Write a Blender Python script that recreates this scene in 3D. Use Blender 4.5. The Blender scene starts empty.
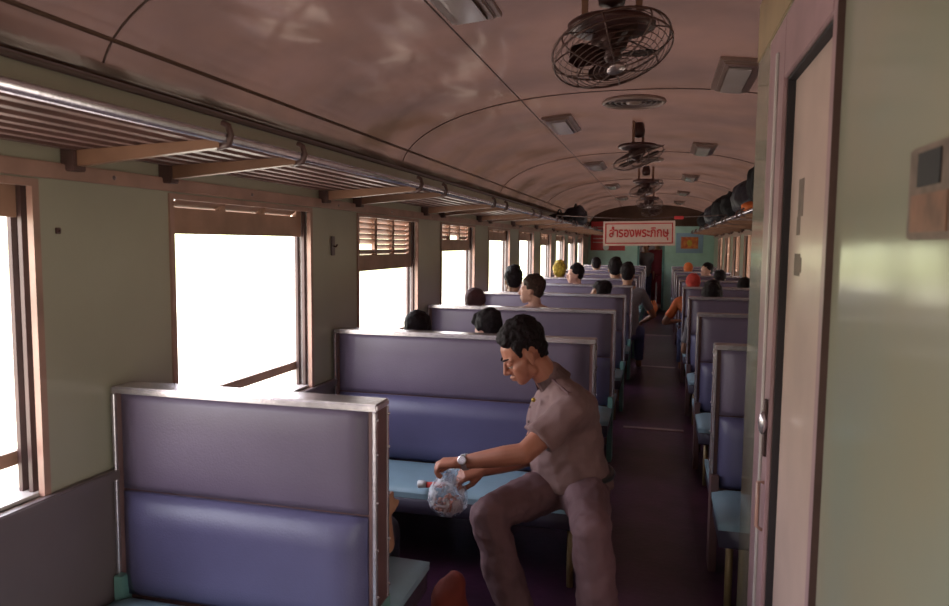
import bpy, bmesh, math, random
from mathutils import Vector, Matrix, noise
S = bpy.context.scene
C = S.collection
PI = math.pi

# ---------------------------------------------------------------- camera
def make_camera():
    f, vx, vy, sl, H = 710.0, 660.0, 245.0, 0.009, 1.52
    Yv = Vector((vx-474.5, vy-303.0, f))
    b = Vector((1, sl, 0))
    t = -(Yv.dot(Yv))/(Yv.dot(b))
    Xv = -(Yv + t*b); Xv.normalize()
    Yv.normalize()
    if Xv.x < 0: Xv = -Xv
    Zv = Xv.cross(Yv)
    if Zv.y > 0: Zv = -Zv
    right = Vector((Xv.x, Yv.x, Zv.x)); down = Vector((Xv.y, Yv.y, Zv.y)); fwd = Vector((Xv.z, Yv.z, Zv.z))
    m = Matrix((right, -down, -fwd)).transposed().to_4x4()
    m.translation = (0, 0, H)
    cd = bpy.data.cameras.new('camera'); cd.sensor_width = 36; cd.lens = f/949*36
    cd.clip_start = 0.05
    cd.dof.use_dof = True; cd.dof.focus_distance = 4.2; cd.dof.aperture_fstop = 5.0
    o = bpy.data.objects.new('camera', cd); C.objects.link(o); o.matrix_world = m
    S.camera = o
make_camera()

# ---------------------------------------------------------------- world, light, exposure
def make_world():
    w = bpy.data.worlds.new('daylight'); S.world = w; w.use_nodes = True
    nt = w.node_tree; nt.nodes.clear()
    tc = nt.nodes.new('ShaderNodeTexCoord'); sx = nt.nodes.new('ShaderNodeSeparateXYZ')
    mr = nt.nodes.new('ShaderNodeMapRange'); mr.inputs['From Min'].default_value = -1; mr.inputs['From Max'].default_value = 1
    cr = nt.nodes.new('ShaderNodeValToRGB')
    e = cr.color_ramp.elements
    e[0].position = 0.0; e[0].color = (.62, .56, .50, 1)
    e[1].position = 1.0; e[1].color = (.80, .86, 1.0, 1)
    for p, c in ((.46, (.66, .62, .52, 1)), (.485, (.36, .38, .20, 1)), (.505, (.52, .56, .36, 1)), (.53, (1, .94, .86, 1)), (.62, (.95, .95, 1, 1))):
        q = e.new(p); q.color = c
    bg = nt.nodes.new('ShaderNodeBackground'); bg.inputs['Strength'].default_value = 5.0
    out = nt.nodes.new('ShaderNodeOutputWorld')
    L = nt.links.new
    L(tc.outputs['Generated'], sx.inputs[0]); L(sx.outputs['Z'], mr.inputs['Value']); L(mr.outputs[0], cr.inputs[0])
    L(cr.outputs[0], bg.inputs[0]); L(bg.outputs[0], out.inputs[0])
make_world()
S.view_settings.view_transform = 'Standard'; S.view_settings.look = 'None'
S.view_settings.gamma = 1; S.view_settings.use_curve_mapping = False
S.view_settings.exposure = 0.75
XL, XR, Y0, Y1 = -1.66, 1.20, -1.4, 17.2
XC, HW = (XL+XR)/2, (XR-XL)/2
ZW, ZA = 2.0, 2.45
WZ0, WZ1 = .80, 1.685
def win_y(k): return 2.14+1.59*(k-1)
WLEN = 1.05
for side, xw in ((-1, XL-.12), (1, XR+.12)):       # sky portals in the window openings
    l = bpy.data.lights.new('portal', 'AREA'); l.shape = 'RECTANGLE'; l.size = .9; l.size_y = 1.97; l.cycles.is_portal = True
    o = bpy.data.objects.new('doorway_portal', l); C.objects.link(o); o.location = (xw, -.7, .985); o.rotation_euler = (PI/2, 0, PI/2*side*1.0)
    for k in range(0 if side < 0 else 2, 10):
        l = bpy.data.lights.new('portal', 'AREA'); l.shape = 'RECTANGLE'; l.size = WLEN; l.size_y = WZ1-WZ0
        l.cycles.is_portal = True
        o = bpy.data.objects.new('window_portal', l); C.objects.link(o)
        o.location = (xw, win_y(k)+WLEN/2, (WZ0+WZ1)/2)
        o.rotation_euler = (PI/2, 0, PI/2*side*1.0)

# ---------------------------------------------------------------- materials
def mat(name, col, rough=.5, metal=0., var=.12, vs=6., bump=0., bs=40., spec=.5, col2=None, coat=0., alpha=1., trans=0., wob=0., wsc=2.6):
    m = bpy.data.materials.new(name); m.use_nodes = True
    nt = m.node_tree; b = nt.nodes['Principled BSDF']
    L = nt.links.new
    tc = nt.nodes.new('ShaderNodeTexCoord')
    n = nt.nodes.new('ShaderNodeTexNoise'); n.inputs['Scale'].default_value = vs; n.inputs['Detail'].default_value = 5
    L(tc.outputs['Object'], n.inputs['Vector'])
    mx = nt.nodes.new('ShaderNodeMix'); mx.data_type = 'RGBA'
    c2 = col2 or tuple(max(0, c*(1-2*var)) for c in col)
    mr = nt.nodes.new('ShaderNodeMapRange'); mr.inputs['From Min'].default_value = .35; mr.inputs['From Max'].default_value = .7
    L(n.outputs['Fac'], mr.inputs['Value']); L(mr.outputs[0], mx.inputs['Factor'])
    mx.inputs[6].default_value = (*col, 1); mx.inputs[7].default_value = (*c2, 1)
    L(mx.outputs[2], b.inputs['Base Color'])
    b.inputs['Roughness'].default_value = rough; b.inputs['Metallic'].default_value = metal
    b.inputs['Specular IOR Level'].default_value = spec
    if coat: b.inputs['Coat Weight'].default_value = coat; b.inputs['Coat Roughness'].default_value = .12
    if trans: b.inputs['Transmission Weight'].default_value = trans
    if alpha < 1: b.inputs['Alpha'].default_value = alpha
    last = None
    if wob:
        n3 = nt.nodes.new('ShaderNodeTexNoise'); n3.inputs['Scale'].default_value = wsc; n3.inputs['Detail'].default_value = 2
        L(tc.outputs['Object'], n3.inputs['Vector'])
        bp = nt.nodes.new('ShaderNodeBump'); bp.inputs['Strength'].default_value = wob; bp.inputs['Distance'].default_value = .05
        L(n3.outputs['Fac'], bp.inputs['Height']); last = bp
    if bump:
        n2 = nt.nodes.new('ShaderNodeTexNoise'); n2.inputs['Scale'].default_value = bs; n2.inputs['Detail'].default_value = 3
        L(tc.outputs['Object'], n2.inputs['Vector'])
        bp = nt.nodes.new('ShaderNodeBump'); bp.inputs['Strength'].default_value = bump; bp.inputs['Distance'].default_value = .01
        L(n2.outputs['Fac'], bp.inputs['Height'])
        if last: L(last.outputs[0], bp.inputs['Normal'])
        last = bp
    if last: L(last.outputs[0], b.inputs['Normal'])
    return m
M = dict(
    wall=mat('green_paint', (.395, .365, .28), .28, bump=.05, bs=25, var=.06, vs=2, wob=.12),
    wall_low=mat('lower_green_paint', (.165, .125, .13), .4, bump=.05, bs=25, var=.08, vs=2),
    corr=mat('corridor_green_paint', (.34, .295, .215), .13, bump=.02, bs=20, var=.05, vs=1.5, spec=.7, col2=(.29, .30, .25)),
    teal=mat('teal_paint', (.15, .30, .28), .4, var=.08),
    endwall=mat('pale_teal_paint', (.46, .70, .62), .4, var=.06),
    ceil=mat('ceiling_paint', (.125, .068, .050), .27, var=.2, vs=1.6, bump=.03, bs=10, wob=.8, spec=.26, wsc=1.5),
    seam=mat('seam_grime', (.13, .08, .07), .6),
    tan=mat('tan_paint', (.42, .30, .17), .4, var=.08),
    pinkwood=mat('pink_brown_wood', (.42, .24, .19), .35, var=.15, vs=8, bump=.05),
    shutter=mat('shutter_wood', (.40, .23, .16), .45, var=.15, vs=8, bump=.05),
    dkbrown=mat('dark_brown_metal', (.11, .055, .05), .45, var=.2),
    reveal=mat('pale_reveal_metal', (.62, .56, .54), .35, var=.1),
    chrome=mat('worn_chrome', (.62, .56, .62), .26, metal=.8, var=.12, vs=25, bump=.06, bs=60),
    steel=mat('dull_steel', (.42, .33, .33), .3, metal=.8, var=.15),
    vin_u=mat('grey_vinyl', (.145, .108, .168), .45, var=.1, vs=3, bump=.12, bs=160, wob=.12),
    vin_l=mat('blue_vinyl', (.107, .096, .20), .40, var=.1, vs=3, bump=.12, bs=160, wob=.2),
    vin_s=mat('teal_vinyl', (.27, .40, .50), .42, var=.12, vs=4, bump=.1, bs=160),
    vin_d=mat('dark_navy_vinyl', (.05, .04, .07), .45, var=.1, bump=.1, bs=160),
    endpan=mat('red_brown_end_panel', (.16, .08, .08), .4, var=.2),
    legm=mat('ochre_metal', (.30, .20, .10), .4, metal=.3, var=.2),
    floor=mat('floor_lino', (.070, .022, .052), .38, var=.35, vs=4, bump=.1, bs=30),
    runner=mat('aisle_runner', (.058, .015, .045), .35, var=.3, vs=6, bump=.12, bs=40),
    slat=mat('rack_wood', (.20, .11, .095), .45, var=.2, vs=9),
    bracket=mat('rack_bracket_ochre', (.26, .13, .08), .4, var=.15),
    fan=mat('fan_dark_metal', (.085, .035, .032), .4, metal=.4, var=.2),
    fanw=mat('fan_guard_wire', (.13, .07, .06), .4, metal=.5, var=.2),
    housing=mat('lamp_housing', (.30, .19, .16), .35, var=.1),
    diff=mat('lamp_diffuser', (.46, .37, .34), .15, var=.05),
    door=mat('door_cream', (.66, .48, .42), .3, var=.08, vs=4, wob=.1, coat=.3),
    jamb=mat('mauve_jamb', (.42, .26, .28), .35, var=.12, vs=6),
    dark=mat('near_black', (.02, .015, .02), .6),
    grime=mat('sticker_grime', (.19, .125, .10), .6, var=.2, vs=30),
    red=mat('red_paint', (.60, .045, .05), .45, var=.05),
    cream=mat('cream_board', (.72, .52, .46), .4, var=.04),
    blue=mat('light_blue_mount', (.30, .45, .60), .4, var=.05),
    orange=mat('orange_print', (.75, .28, .06), .4, var=.4, vs=12, col2=(.5, .05, .03)),
    bagblk=mat('black_nylon', (.010, .008, .010), .8, spec=.2, var=.2, bump=.2, bs=30),
    bagnavy=mat('navy_nylon', (.012, .010, .022), .55, var=.2, bump=.2, bs=30),
    orcloth=mat('orange_cloth', (.75, .17, .04), .7, var=.15),
    skin=mat('brown_skin', (.43, .165, .105), .45, var=.06, vs=20),
    skin2=mat('fair_skin', (.68, .36, .28), .5, var=.06, vs=20),
    skin3=mat('tan_skin', (.42, .20, .12), .5, var=.06, vs=20),
    hair=mat('black_hair', (.014, .007, .010), .65, spec=.2, var=.3, vs=60, bump=.6, bs=120),
    hairb=mat('dark_brown_hair', (.06, .028, .022), .6, spec=.25, var=.3, vs=60, bump=.5, bs=120),
    shirt=mat('brown_grey_uniform', (.235, .138, .138), .8, var=.08, vs=12, bump=.2, bs=200),
    trouser=mat('brown_grey_trousers', (.175, .093, .108), .8, var=.08, vs=12, bump=.2, bs=200),
    white=mat('white_plastic', (.8, .78, .8), .4, var=.03),
    eye=mat('eye_white', (.6, .52, .48), .3, var=.02),
    lens=mat('black_plastic', (.02, .02, .02), .2),
    shoe=mat('black_leather', (.02, .015, .015), .35),
    yellow=mat('yellow_cloth', (.75, .50, .06), .7, var=.3, vs=50),
    redc=mat('red_cloth', (.55, .05, .04), .8, var=.1),
    redd=mat('dull_red_cloth', (.20, .03, .02), .85, var=.2),
    maroon=mat('maroon_cloth', (.22, .02, .035), .8, var=.1),
    snack=mat('pinkish_snack', (.55, .22, .16), .6, var=.35, vs=40),
    ltblue=mat('pale_blue_cloth', (.42, .58, .66), .8, var=.05),
    capm=mat('dark_red_cap', (.09, .03, .035), .8, var=.2),
    jeans=mat('blue_denim', (.10, .11, .24), .8, var=.15),
    greyc=mat('grey_cloth', (.25, .23, .26), .8, var=.1),
    plaq=mat('red_brown_plaque', (.24, .10, .06), .5, var=.25, vs=20),
    brass=mat('gold_badge', (.65, .42, .08), .35, metal=.6),
)
def make_plastic():
    m = bpy.data.materials.new('clear_plastic_film'); m.use_nodes = True
    nt = m.node_tree; nt.nodes.clear(); L = nt.links.new
    out = nt.nodes.new('ShaderNodeOutputMaterial'); mix = nt.nodes.new('ShaderNodeMixShader')
    tr = nt.nodes.new('ShaderNodeBsdfTransparent'); tr.inputs[0].default_value = (.93, .93, .96, 1)
    gl = nt.nodes.new('ShaderNodeBsdfPrincipled'); gl.inputs['Base Color'].default_value = (.75, .75, .82, 1); gl.inputs['Roughness'].default_value = .18
    n = nt.nodes.new('ShaderNodeTexNoise'); n.inputs['Scale'].default_value = 26; n.inputs['Detail'].default_value = 4; n.inputs['Distortion'].default_value = 1.2
    tc = nt.nodes.new('ShaderNodeTexCoord'); L(tc.outputs['Object'], n.inputs['Vector'])
    mr = nt.nodes.new('ShaderNodeMapRange'); mr.inputs['From Min'].default_value = .42; mr.inputs['From Max'].default_value = .66
    mr.inputs['To Min'].default_value = .08; mr.inputs['To Max'].default_value = .75
    L(n.outputs['Fac'], mr.inputs['Value']); L(mr.outputs[0], mix.inputs[0])
    bp = nt.nodes.new('ShaderNodeBump'); bp.inputs['Strength'].default_value = .8; bp.inputs['Distance'].default_value = .01
    L(n.outputs['Fac'], bp.inputs['Height']); L(bp.outputs[0], gl.inputs['Normal'])
    L(tr.outputs[0], mix.inputs[1]); L(gl.outputs[0], mix.inputs[2]); L(mix.outputs[0], out.inputs[0])
    return m
M['film'] = make_plastic()
def make_varnish():
    # old tinted gloss paint: brown base under a brownish varnish reflection
    m = mat('ceiling_gloss_paint', (.125, .073, .054), .6, var=.2, vs=1.6)
    nt = m.node_tree; L = nt.links.new
    b = nt.nodes['Principled BSDF']; out = nt.nodes['Material Output']; b.inputs['Specular IOR Level'].default_value = 0
    gl = nt.nodes.new('ShaderNodeBsdfGlossy'); gl.inputs['Color'].default_value = (.85, .72, .68, 1); gl.inputs['Roughness'].default_value = .13
    tc = nt.nodes.new('ShaderNodeTexCoord'); mp = nt.nodes.new('ShaderNodeMapping'); mp.inputs['Scale'].default_value = (1, .55, 1)
    n = nt.nodes.new('ShaderNodeTexNoise'); n.inputs['Scale'].default_value = 2.0; n.inputs['Detail'].default_value = 1.5
    L(tc.outputs['Object'], mp.inputs[0]); L(mp.outputs[0], n.inputs['Vector'])
    bp = nt.nodes.new('ShaderNodeBump'); bp.inputs['Strength'].default_value = .9; bp.inputs['Distance'].default_value = .05
    L(n.outputs['Fac'], bp.inputs['Height']); L(bp.outputs[0], gl.inputs['Normal'])
    fr = nt.nodes.new('ShaderNodeFresnel'); fr.inputs['IOR'].default_value = 1.38; 
    mn = nt.nodes.new('ShaderNodeMath'); mn.operation = 'MINIMUM'; mn.inputs[1].default_value = .13
    L(fr.outputs[0], mn.inputs[0])
    mix = nt.nodes.new('ShaderNodeMixShader'); L(mn.outputs[0], mix.inputs[0]); L(b.outputs[0], mix.inputs[1]); L(gl.outputs[0], mix.inputs[2]); L(mix.outputs[0], out.inputs[0])
    return m
M['ceil'] = make_varnish()

# ---------------------------------------------------------------- helpers
def link(name, me, m=None, parent=None, smooth=False):
    o = bpy.data.objects.new(name, me); C.objects.link(o)
    if m: me.materials.append(m if not isinstance(m, str) else M[m])
    if parent: o.parent = parent
    if smooth:
        for p in me.polygons: p.use_smooth = True
    return o
def obj(name, bm, m, parent=None, smooth=False, bevel=0):
    if bevel:
        bmesh.ops.bevel(bm, geom=bm.edges[:], offset=bevel, segments=2, affect='EDGES', clamp_overlap=True)
    me = bpy.data.meshes.new(name); bmesh.ops.recalc_face_normals(bm, faces=bm.faces[:]); bm.to_mesh(me); bm.free()
    return link(name, me, m, parent, smooth)
def tag(o, label=None, cat=None, group=None, kind=None):
    if label: o['label'] = label
    if cat: o['category'] = cat
    if group: o['group'] = group
    if kind: o['kind'] = kind
    return o
def empty(name, loc=(0, 0, 0), rz=0):
    o = bpy.data.objects.new(name, None); C.objects.link(o); o.location = loc; o.rotation_euler = (0, 0, rz); o.empty_display_size = .05
    return o
def struct(o): o['kind'] = 'structure'; return o
def box(bm, x0, x1, y0, y1, z0, z1, M4=None):
    r = bmesh.ops.create_cube(bm, size=1)
    for v in r['verts']:
        v.co = Vector(((x0+x1)/2+v.co.x*(x1-x0), (y0+y1)/2+v.co.y*(y1-y0), (z0+z1)/2+v.co.z*(z1-z0)))
        if M4: v.co = M4 @ v.co
    return r['verts']
def B(*boxes):
    bm = bmesh.new()
    for b in boxes: box(bm, *b)
    return bm
def tube(bm, pts, r, n=8, closed=False):
    pts = [Vector(p) for p in pts]; N = len(pts); rings = []
    up0 = None
    for i, p in enumerate(pts):
        a = pts[(i-1) % N] if (closed or i > 0) else p
        b = pts[(i+1) % N] if (closed or i < N-1) else p
        t = (b-a).normalized()
        if up0 is None:
            up0 = Vector((0, 0, 1)) if abs(t.z) < .9 else Vector((1, 0, 0))
        s = t.cross(up0).normalized(); u = s.cross(t).normalized(); up0 = u
        rr = r[i] if isinstance(r, (list, tuple)) else r
        rings.append([bm.verts.new(p+s*math.cos(2*PI*k/n)*rr+u*math.sin(2*PI*k/n)*rr) for k in range(n)])
    M_ = N if closed else N-1
    for i in range(M_):
        A, Bq = rings[i], rings[(i+1) % N]
        for k in range(n): bm.faces.new((A[k], A[(k+1) % n], Bq[(k+1) % n], Bq[k]))
    if not closed:
        bm.faces.new(rings[0][::-1]); bm.faces.new(rings[-1])
def lathe(bm, prof, n=32, M4=None):
    rings = []
    for r, z in prof:
        ring = []
        for k in range(n):
            v = Vector((r*math.cos(2*PI*k/n), r*math.sin(2*PI*k/n), z))
            if M4: v = M4 @ v
            ring.append(bm.verts.new(v))
        rings.append(ring)
    for A, Bq in zip(rings, rings[1:]):
        for k in range(n): bm.faces.new((A[k], A[(k+1) % n], Bq[(k+1) % n], Bq[k]))
    bm.faces.new(rings[0][::-1]); bm.faces.new(rings[-1])
def cushion(x0, x1, y0, y1, z0, z1, puff, axis, n=10, round_=.02):
    """padded block: a subdivided box whose face along `axis` (signed, e.g. '-y') bulges"""
    bm = bmesh.new()
    bmesh.ops.create_cube(bm, size=1)
    bmesh.ops.subdivide_edges(bm, edges=bm.edges[:], cuts=n, use_grid_fill=True)
    sx, sy, sz = x1-x0, y1-y0, z1-z0
    ai = 'xyz'.index(axis[1]); sg = 1 if axis[0] == '+' else -1
    dims = (sx, sy, sz)
    for v in bm.verts:
        c = [v.co.x, v.co.y, v.co.z]
        w = 1
        for j in range(3):
            if j != ai:
                e = (0.5-abs(c[j]))*dims[j]
                w *= min(1, (max(e, 0)/.07))**.5
        p = [c[0]*sx, c[1]*sy, c[2]*sz]
        side = c[ai]*sg+.5
        # pull the far face in at its rim so edges look rolled
        if side > .01: p[ai] += sg*(puff*w - round_*(1-w))*side
        v.co = Vector(((x0+x1)/2+p[0], (y0+y1)/2+p[1], (z0+z1)/2+p[2]))
    return bm
def copy_tree(o, parent=None):
    c = o.copy(); C.objects.link(c)
    if parent: c.parent = parent
    for ch in list(o.children): copy_tree(ch, c)
    return c

# remeshed soft bodies ------------------------------------------------
def E(c, r): return ('e', Vector(c), Vector((r, r, r)) if isinstance(r, (int, float)) else Vector(r), None)
def ER(c, r, rot): return ('e', Vector(c), Vector(r), rot)
def R(c, ax, r, r2=None): return ('r', Vector(c), Vector(ax).normalized(), (r, r2 or r))
_ico = None
def pts_of(p, T=None):
    out = []
    if p[0] == 'e':
        n = 14
        for i in range(1, 8):
            th = PI*i/8
            for k in range(n):
                ph = 2*PI*k/n
                d = Vector((math.sin(th)*math.cos(ph)*p[2].x, math.sin(th)*math.sin(ph)*p[2].y, math.cos(th)*p[2].z))
                if p[3] is not None: d = p[3] @ d
                out.append(p[1]+d)
        for s in (1, -1):
            d = Vector((0, 0, s*p[2].z))
            if p[3] is not None: d = p[3] @ d
            out.append(p[1]+d)
    else:
        a = p[2]; u = a.orthogonal().normalized(); w = a.cross(u)
        for k in range(20):
            out.append(p[1]+u*math.cos(2*PI*k/20)*p[3][0]+w*math.sin(2*PI*k/20)*p[3][1])
    return [T @ v for v in out] if T else out
def hull_into(bm, prims, T=None):
    b2 = bmesh.new()
    for p in prims:
        for v in pts_of(p, T): b2.verts.new(v)
    r = bmesh.ops.convex_hull(b2, input=b2.verts[:])
    dead = [v for v in b2.verts if not v.link_faces]
    bmesh.ops.delete(b2, geom=dead, context='VERTS')
    me = bpy.data.meshes.new('tmp'); b2.to_mesh(me); b2.free(); bm.from_mesh(me); bpy.data.meshes.remove(me)
def soft(name, hulls, voxel, m, parent=None, smooth_it=4, noise_amp=0, noise_sc=8, post=None):
    """hulls: list of (prims, transform|None); unioned by a voxel remesh into ONE continuous mesh"""
    bm = bmesh.new()
    for h in hulls:
        prims, T = h if isinstance(h, tuple) and isinstance(h[0], list) else (h, None)
        hull_into(bm, prims, T)
    me = bpy.data.meshes.new(name); bm.to_mesh(me); bm.free()
    o = bpy.data.objects.new(name, me); C.objects.link(o)
    md = o.modifiers.new('r', 'REMESH'); md.mode = 'VOXEL'; md.voxel_size = voxel; md.use_smooth_shade = True
    if smooth_it:
        s = o.modifiers.new('s', 'SMOOTH'); s.iterations = smooth_it; s.factor = .5
    dg = bpy.context.evaluated_depsgraph_get(); dg.update()
    me2 = bpy.data.meshes.new_from_object(o.evaluated_get(dg)); o.modifiers.clear(); o.data = me2; bpy.data.meshes.remove(me)
    me2.name = name
    if noise_amp:
        ns = [v.normal.copy() for v in me2.vertices]
        for v, nn in zip(me2.vertices, ns):
            d = noise.noise(v.co*noise_sc)*noise_amp+noise.noise(v.co*noise_sc*2.7)*noise_amp*.45
            v.co += nn*d
    if post: post(me2)
    for p in me2.polygons: p.use_smooth = True
    me2.materials.clear(); me2.materials.append(M[m])
    if parent: o.parent = parent
    return o

# ================================================================ STRUCTURE
# floor
struct(obj('floor', B((XL-.1, XR+.1, Y0, Y1+2.0, -.06, 0)), 'floor'))
tag(obj('aisle_runner', B((-.24, .22, 1.2, 17.1, 0, .006)), 'runner'), 'dark worn lino runner down the middle aisle', 'runner')
bm = bmesh.new()
for y in (4.75, 7.9, 11.0, 14.2): box(bm, -.25, .23, y, y+.05, .006, .012)
for i, y in enumerate((5.9, 9.0, 12.2)):
    o = tag(obj('floor_strip', B((-.25, .23, y, y+.06, .006, .013)), 'steel'), ['metal strip across the aisle runner nearest the camera', 'metal strip across the aisle runner halfway down', 'metal strip across the aisle runner farthest off'][i], 'strip', 'metal strips across the aisle')
bm.free()
# ceiling shell
def ceil_z(x):
    u = min(1, abs((x-XC)/HW))
    return ZW+(ZA-ZW)*(1-u**2.35)**(1/2.0)
bm = bmesh.new(); n = 48
xs = [XC-HW*math.cos(PI*i/n) for i in range(n+1)]
ys = [Y0+(Y1+2-Y0)*j/24 for j in range(25)]
g = [[bm.verts.new((x, y, ceil_z(x))) for x in xs] for y in ys]
for j in range(24):
    for i in range(n): bm.faces.new((g[j][i], g[j][i+1], g[j+1][i+1], g[j+1][i]))
bmesh.ops.solidify(bm, geom=bm.faces[:], thickness=.04)
me = bpy.data.meshes.new('ceiling'); bmesh.ops.recalc_face_normals(bm, faces=bm.faces[:]); bm.to_mesh(me); bm.free()
struct(link('ceiling', me, 'ceil', None, True))
# ceiling seams
nt_ = 1
def ceil_arc(y, r=.006, x0=XL+.01, x1=XR-.01, dz=-.002):
    bm = bmesh.new()
    tube(bm, [(x, y, ceil_z(x)+dz) for x in [x0+(x1-x0)*(.5-.5*math.cos(PI*i/40)) for i in range(41)]], r, 6); return bm
for y in (1.85, 4.45, 7.4, 10.4, 13.4):
    struct(obj('trim_%d' % nt_, ceil_arc(y, .004), 'seam', None, True)); nt_ += 1
for x in (-.87,):
    bm = bmesh.new(); tube(bm, [(x, Y0, ceil_z(x)), (x, Y1, ceil_z(x))], .004, 6)
    struct(obj('trim_%d' % nt_, bm, 'seam', None, True)); nt_ += 1
# cove moulding lines, left and right
for xw, s in ((XL, 1), (XR, -1)):
    bm = bmesh.new()
    tube(bm, [(xw+s*.012, Y0, 2.0), (xw+s*.012, Y1, 2.0)], .012, 8)
    struct(obj('trim_%d' % nt_, bm, 'seam', None, True)); nt_ += 1
    bm = bmesh.new(); tube(bm, [(xw+s*.045, Y0, ceil_z(xw+s*.045)), (xw+s*.045, Y1, ceil_z(xw+s*.045))], .007, 10)
    struct(obj('trim_%d' % nt_, bm, 'ceil', None, True)); nt_ += 1

def side_wall(name, xw, s, ks, yend0):
    """s = -1 left, +1 right: wall slab from xw outwards, window holes cut"""
    bm = bmesh.new(); t = .1
    xa, xb = sorted((xw, xw+s*t))
    DA, DB = -1.15, -.25                       # entrance doorway of the vestibule
    box(bm, xa, xb, yend0, DA, 0, WZ0); box(bm, xa, xb, DB, Y1, 0, WZ0)
    box(bm, xa, xb, yend0, DA, WZ1, 2.06); box(bm, xa, xb, DB, Y1, WZ1, 2.06); box(bm, xa, xb, DA, DB, 1.97, 2.06)
    box(bm, xa, xb, yend0, DA, WZ0, WZ1)
    edges = [DB]
    for k in ks: edges += [win_y(k), win_y(k)+WLEN]
    edges.append(Y1)
    for a, b in zip(edges[::2], edges[1::2]):
        if b > a: box(bm, xa, xb, a, b, WZ0, WZ1)
    return struct(obj(name, bm, 'wall'))
KL = list(range(0, 10)); KR = list(range(2, 10))
side_wall('wall_left', XL, -1, KL, Y0)
side_wall('wall_right', XR, 1, KR, Y0)
# dado below the lower rail, with joints
bm = bmesh.new(); y = -.25
while y < Y1-.1:
    y2 = min(y+.795, Y1); box(bm, XL, XL+.006, y+.003, y2-.003, 0.1, .765); y = y2
struct(obj('trim_%d' % nt_, bm, 'wall_low')); nt_ += 1
bm = bmesh.new(); box(bm, XR-.006, XR, 2.95, Y1, .1, .765)
struct(obj('trim_%d' % nt_, bm, 'wall_low')); nt_ += 1
struct(obj('trim_%d' % nt_, B((XL, XL+.028, -.25, Y1, .765, .80)), 'wall_low', bevel=.004)); nt_ += 1
struct(obj('trim_%d' % nt_, B((XR-.028, XR, 2.95, Y1, .765, .80)), 'wall_low')); nt_ += 1
struct(obj('trim_%d' % nt_, B((XL, XL+.018, -.25, Y1, 1.69, 1.735)), 'pinkwood', bevel=.003)); nt_ += 1
struct(obj('trim_%d' % nt_, B((XR-.018, XR, 2.95, Y1, 1.69, 1.735)), 'pinkwood')); nt_ += 1
struct(obj('baseboard_left', B((XL, XL+.012, -.25, Y1, 0, .1)), 'dkbrown'))
struct(obj('baseboard_right', B((XR-.012, XR, 2.95, Y1, 0, .1)), 'dkbrown'))
bm = bmesh.new()
for k in range(1, 10):
    for dz in (1.7,):
        for yy in (win_y(k)-.27, win_y(k)+.5):
            bmesh.ops.create_uvsphere(bm, u_segments=8, v_segments=6, radius=.007, matrix=Matrix.Translation((XL+.018, yy, 1.712)))
struct(obj('trim_%d' % nt_, bm, 'steel')); nt_ += 1

# windows -----------------------------------------------------------
def window(idx, xw, s, k, zb, shut=True, bar=True):
    """s: outward direction in x. shutter hangs from the head down to zb"""
    y0, y1 = win_y(k), win_y(k)+WLEN
    e = struct(empty('window_%d' % idx, (xw, y0, WZ0)))
    L0 = WLEN; H0 = WZ1-WZ0
    def X(a, b): return tuple(sorted((s*a, s*b)))
    # inner frame: thin strip on the room side plus pale reveal lining
    bm = bmesh.new(); w = .022
    xa, xb = X(-.008, .012)
    box(bm, xa, xb, 0, w, 0, H0); box(bm, xa, xb, L0-w, L0, 0, H0)
    box(bm, xa, xb, 0, L0, -.012, .0); box(bm, xa, xb, w, L0-w, H0-.02, H0)
    obj('window_frame', bm, 'pinkwood', e)
    bm = bmesh.new(); xa, xb = X(.012, .1)
    for ya, yb in ((0, .006), (L0-.006, L0)): box(bm, xa, xb, ya, yb, 0, H0)
    box(bm, xa, xb, 0, L0, 0, .01)
    obj('reveal_lining', bm, 'reveal', e)
    for ya, yb in ((.006, .028), (L0-.028, L0-.006)):
        for a in (.026, .062):
            xa, xb = X(a, a+.013)
            obj('shutter_guide', B((xa, xb, ya, yb, .01, H0)), 'dkbrown', e)
    if bar:
        xa, xb = X(.08, .095)
        obj('safety_bar', B((xa, xb, .006, L0-.006, .085, .125)), 'shutter', e)
    if shut:
        xa, xb = X(.039, .060); zt = H0-.005; z0 = zb-WZ0
        bm = bmesh.new(); st = .05; ya, yb = .03, L0-.03
        box(bm, xa, xb, ya, ya+st, z0, zt); box(bm, xa, xb, yb-st, yb, z0, zt)
        rail = min(.095, zt-z0)
        box(bm, xa, xb, ya+st, yb-st, z0, z0+rail)
        sh = None
        cols = [ya+st+(yb-ya-2*st)*i/3 for i in range(4)]
        for c in cols[1:3]: box(bm, xa, xb, c-.02, c+.02, z0+rail, zt)
        sh = obj('shutter', bm, 'shutter', e)
        nz = max(0, int(round((zt-z0-rail)/.032)))
        if nz > 0:
            bm = bmesh.new()
            for i in range(nz):
                z = z0+rail+.016+.032*i
                for a, b in zip(cols, cols[1:]):
                    if random.random() < .035: continue
                    T = Matrix.Translation(((xa+xb)/2, 0, z)) @ Matrix.Rotation(s*math.radians(38), 4, 'Y')
                    box(bm, -.021, .021, a+.01, b-.01, -.003, .003, T)
            obj('louver_slats', bm, 'shutter', sh)
    return e
random.seed(3)
zbL = {-1: 1.6, 0: 1.58, 1: 1.545, 2: 1.35, 3: 1.455, 4: 1.55, 5: 1.56, 6: 1.50, 7: 1.57, 8: 1.53, 9: 1.55}
idx = 1
for k in KL: window(idx, XL, -1, k, zbL[k]); idx += 1
zbR = {2: .83, 3: .83, 4: .83, 5: .83, 6: .83, 7: 1.0, 8: .83, 9: .98}
for k in KR: window(idx, XR, 1, k, zbR[k], bar=False); idx += 1

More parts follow.
